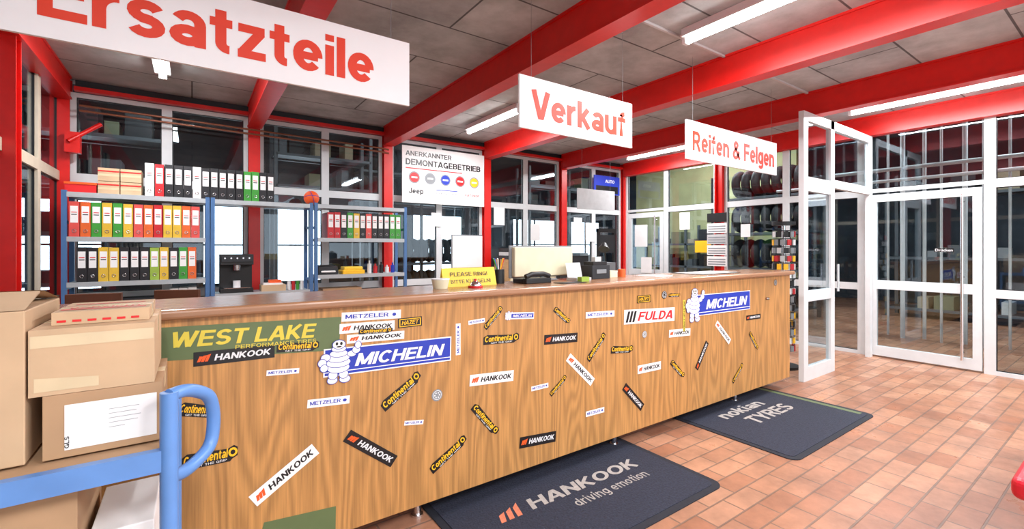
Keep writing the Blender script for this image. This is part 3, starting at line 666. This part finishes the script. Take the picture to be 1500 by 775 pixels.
# ------------------------------------------------------------------ blue trolley with cartons
b=MB(); xa,xb,ya,yb=-.85,-.05,1.52,1.97
b.tube([(xb,ya,.1),(xb,ya,.995)],.021,BLUE); b.tube([(xb,yb,.1),(xb,yb,.86)],.021,BLUE)
for y in(ya,yb):
    b.tube([(xa,y,.1),(xa,y,1.0)],.021,BLUE)
    b.box(xa,y-.013,.79,xb,y+.013,.846,BLUE); b.box(xa,y-.013,.2,xb,y+.013,.25,BLUE)
for x in(xa,xb): b.box(x-.013,ya,.79,x+.013,yb,.846,BLUE); b.box(x-.013,ya,.2,x+.013,yb,.25,BLUE)
b.box(xa,ya,.81,xb,yb,.84,CARD2).box(xa,ya,.21,xb,yb,.235,SHELF)
hp=[(-.05,1.52,.985),(-.02,1.55,.985),(.01,1.585,.97),(.04,1.62,.94),(.052,1.64,.89),(.052,1.645,.83),(.04,1.63,.785),(.0,1.58,.762),(-.03,1.54,.762),(-.05,1.52,.775)]
sm=[]
for i in range(len(hp)-1):
    for k in range(4):
        P=[Vector(hp[max(0,min(len(hp)-1,i+d))]) for d in(-1,0,1,2)]; t=k/4
        sm.append(.5*((2*P[1])+(-P[0]+P[2])*t+(2*P[0]-5*P[1]+4*P[2]-P[3])*t*t+(-P[0]+3*P[1]-3*P[2]+P[3])*t**3))
sm.append(Vector(hp[-1])); b.tube(sm,.018,BLUE)
for x in(xa,xb):
    for y in(ya,yb): b.torus((x,y,.05),.035,.014,(0,1,0),TYRE,16,6); b.cyl((x,y-.015,.05),(x,y+.015,.05),.03,GREY); b.box(x-.012,y-.02,.05,x+.012,y-.016,.12,GREY)
b.build('hand_trolley')
def carton(name,x0,y0,z0,x1,y1,z1,m=CARD,tape=True,extra=None):
    b=MB().box(x0,y0,z0,x1,y1,z1,m)
    if tape:
        yc=(y0+y1)/2; b.box(x0-.0008,yc-.025,z1-.05,x1+.0008,yc+.025,z1+.0008,TAPE)
        b.box(x0,yc-.001,z1,x1,yc+.001,z1+.001,CARD2)
    if extra: extra(b)
    return b.build(name,bevel=.003)
def lab(b): 
    b.quad((-.265,1.5985,.865),X_,Z_,.185,.115,PAPER)
    for k in range(5): b.quad((-.18,1.598,.905+k*.012),X_,Z_,.03+.04*random.random(),.0012,PGREY)
    b.text('GLS',(-.256,1.598,.87),Z_,-X_,.03,.009,PBLACK)
carton('cardboard_box',-.305,1.6,.847,-.068,1.93,1.008,CARD2,extra=lab)
def b2(b):
    b.quad((-.327,1.5992,1.13),X_,Z_,.24,.03,TAPE); b.poly((0,1.599,0),X_,Z_,[(-.32,1.02),(-.2,1.02),(-.2,1.045),(-.32,1.055)],TAPE)
carton('cardboard_box',-.33,1.6,1.009,-.085,1.94,1.175,CARD,extra=b2)
def redt(b):
    for k in range(6): b.quad((-.29+k*.03,1.659,1.183),X_,Z_,.018,.006,PRED)
    b.quad((-.29,1.70,1.2112),X_,Y_,.18,.02,PRED)
    b.quad((-.28,1.84,1.2112),X_,Y_,.16,.015,PRED); b.text('VORSICHT',(-.28,1.735,1.2112),X_,Y_,.16,.025,PRED)
carton('cardboard_box',-.30,1.66,1.176,-.10,1.92,1.21,CARD,extra=redt)
def flaps(b):
    for (ya_,yb_) in((1.6,1.765),(1.96,1.795)):
        b.add([(-.82,ya_,1.226),(-.336,ya_,1.226),(-.34,yb_,1.258),(-.815,yb_,1.258)],[(0,1,2,3)],CARD)
        b.add([(-.82,ya_,1.2265),(-.336,ya_,1.2265),(-.34,yb_,1.262),(-.815,yb_,1.262)],[(0,1,2,3)],CARD)
carton('cardboard_box',-.82,1.6,.847,-.335,1.96,1.225,CARD,tape=False,extra=flaps)
carton('cardboard_box',-.82,1.56,.251,-.235,1.93,.78,CARD2)
carton('paper_carton',-.22,1.6,.251,-.085,1.9,.63,PAPER,tape=False)

# ------------------------------------------------------------------ storage hall contents
def rack(x,y,ln,axis,levels,kind,gap=.3):
    b=MB(); d=.6; R=random.Random(int(x*31+y*17))
    def bx(u0,v0,z0,u1,v1,z1,m):
        if axis=='x': b.box(x+u0,y+v0,z0,x+u1,y+v1,z1,m)
        else: b.box(x+v0,y+u0,z0,x+v1,y+u1,z1,m)
    n=max(1,round(ln/1.5))
    for k in range(n+1):
        for v in(0,d): bx(k*ln/n-.03,v,0,k*ln/n+.03,v+.06,levels[-1]+.5,HGREY if kind=='box' else DARK)
    for z in levels: bx(0,0,z-.05,ln,.06,z,HGREY); bx(0,d,z-.05,ln,d+.06,z,HGREY); bx(0,.06,z-.02,ln,d,z,DARK)
    for z in levels:
        u=.06
        while u<ln-.4:
            if kind=='tyre':
                c=(x+u+.1,y+.33,z+.31) if axis=='x' else (x+.33,y+u+.1,z+.31)
                b.torus(c,.22,.09,(1,0,0) if axis=='x' else (0,1,0),TYRE,18,8,1.); u+=.21
            else:
                w_=R.uniform(.1,.35);h_=R.uniform(.1,.4); bx(u,.05,z+.001,u+w_,.5,z+h_,R.choice((TAN,OLV,GREY,DARK,DARK,HGREY,HGREY,BLACK,BLACK,LGREY))); u+=w_+R.uniform(.02,gap)
    b.build('storage_rack')
rack(-3.5,8.6,3.2,'x',[.2,.9,1.6,2.3,3.0],'box'); rack(1.3,9.6,1.8,'x',[.2,2.6,3.2],'box'); rack(3.2,10.6,3.0,'x',[.2,1.0,2.5,3.2],'tyre')
rack(7.8,10.2,3.0,'x',[.2,.9,2.5,3.2],'box'); rack(9.6,3.9,1.9,'y',[.2,.95,1.7,2.45],'tyre'); rack(11.6,.4,2.8,'y',[.2,1.2,2.4],'box',.8)
rack(10.8,6.0,2.6,'y',[.2,.9,1.5],'box'); rack(-3.4,1.5,5.0,'y',[.2,.9,1.6,2.4],'box')
b=MB()
for k in range(11):
    b.cyl((8.9+.15*(k%2),.5+.22*k,0.0),(8.9+.15*(k%2),.5+.22*k,4.6),.016+.007*(k%3),LGREY,8)
b.cyl((8.9,.2,2.6),(8.9,3.2,2.6),.03,LGREY,8); b.cyl((8.7,-2,2.4),(8.7,4,2.4),.025,LGREY,8); b.build('vertical_pipes')
def hl(x,y,e):
    l=bpy.data.lights.new('hall_fill_light','AREA'); l.shape='RECTANGLE'; l.size=.15; l.size_y=1.4; l.energy=e; l.color=(.85,.94,1)
    b=MB().box(x-.08,y-.75,4.2,x+.08,y+.75,4.26,WHITE).cyl((x,y-.7,4.18),(x,y+.7,4.18),.018,TUBE)
    for yy in(-.6,.6): b.cyl((x,y+yy,4.26),(x,y+yy,4.6),.004,GREY,5)
    o=b.build('fluorescent_lamp')
    q=bpy.data.objects.new('hall_fill_light',l); q.location=(x,y,4.14); SC.collection.objects.link(q); q.parent=o
hl(0,7.6,55);hl(4,8,60);hl(8.6,7.6,140);hl(8.7,4,90);hl(9.3,.8,110);hl(-2.6,4,35);hl(10.2,6.2,120)  # unseen tube lamps added to brighten the hall behind the glass

# ------------------------------------------------------------------ world, camera
w=bpy.data.worlds.new('world'); SC.world=w; w.use_nodes=True; nt=w.node_tree
bg=nt.nodes['Background']; bg.inputs[0].default_value=(.9,.95,1,1); bg.inputs[1].default_value=2.1  # room front left open behind camera so this light enters as added fill
cam=bpy.data.cameras.new('camera'); cam.lens=16.0; cam.sensor_width=36; cam.shift_y=-24.5/1500; cam.clip_start=.05
o=bpy.data.objects.new('camera',cam); o.location=(0,0,1.38); o.rotation_euler=(math.radians(90),0,math.radians(-35.11)); SC.collection.objects.link(o); SC.camera=o
SC.view_settings.view_transform='Standard'; SC.view_settings.look='None'; SC.view_settings.exposure=0
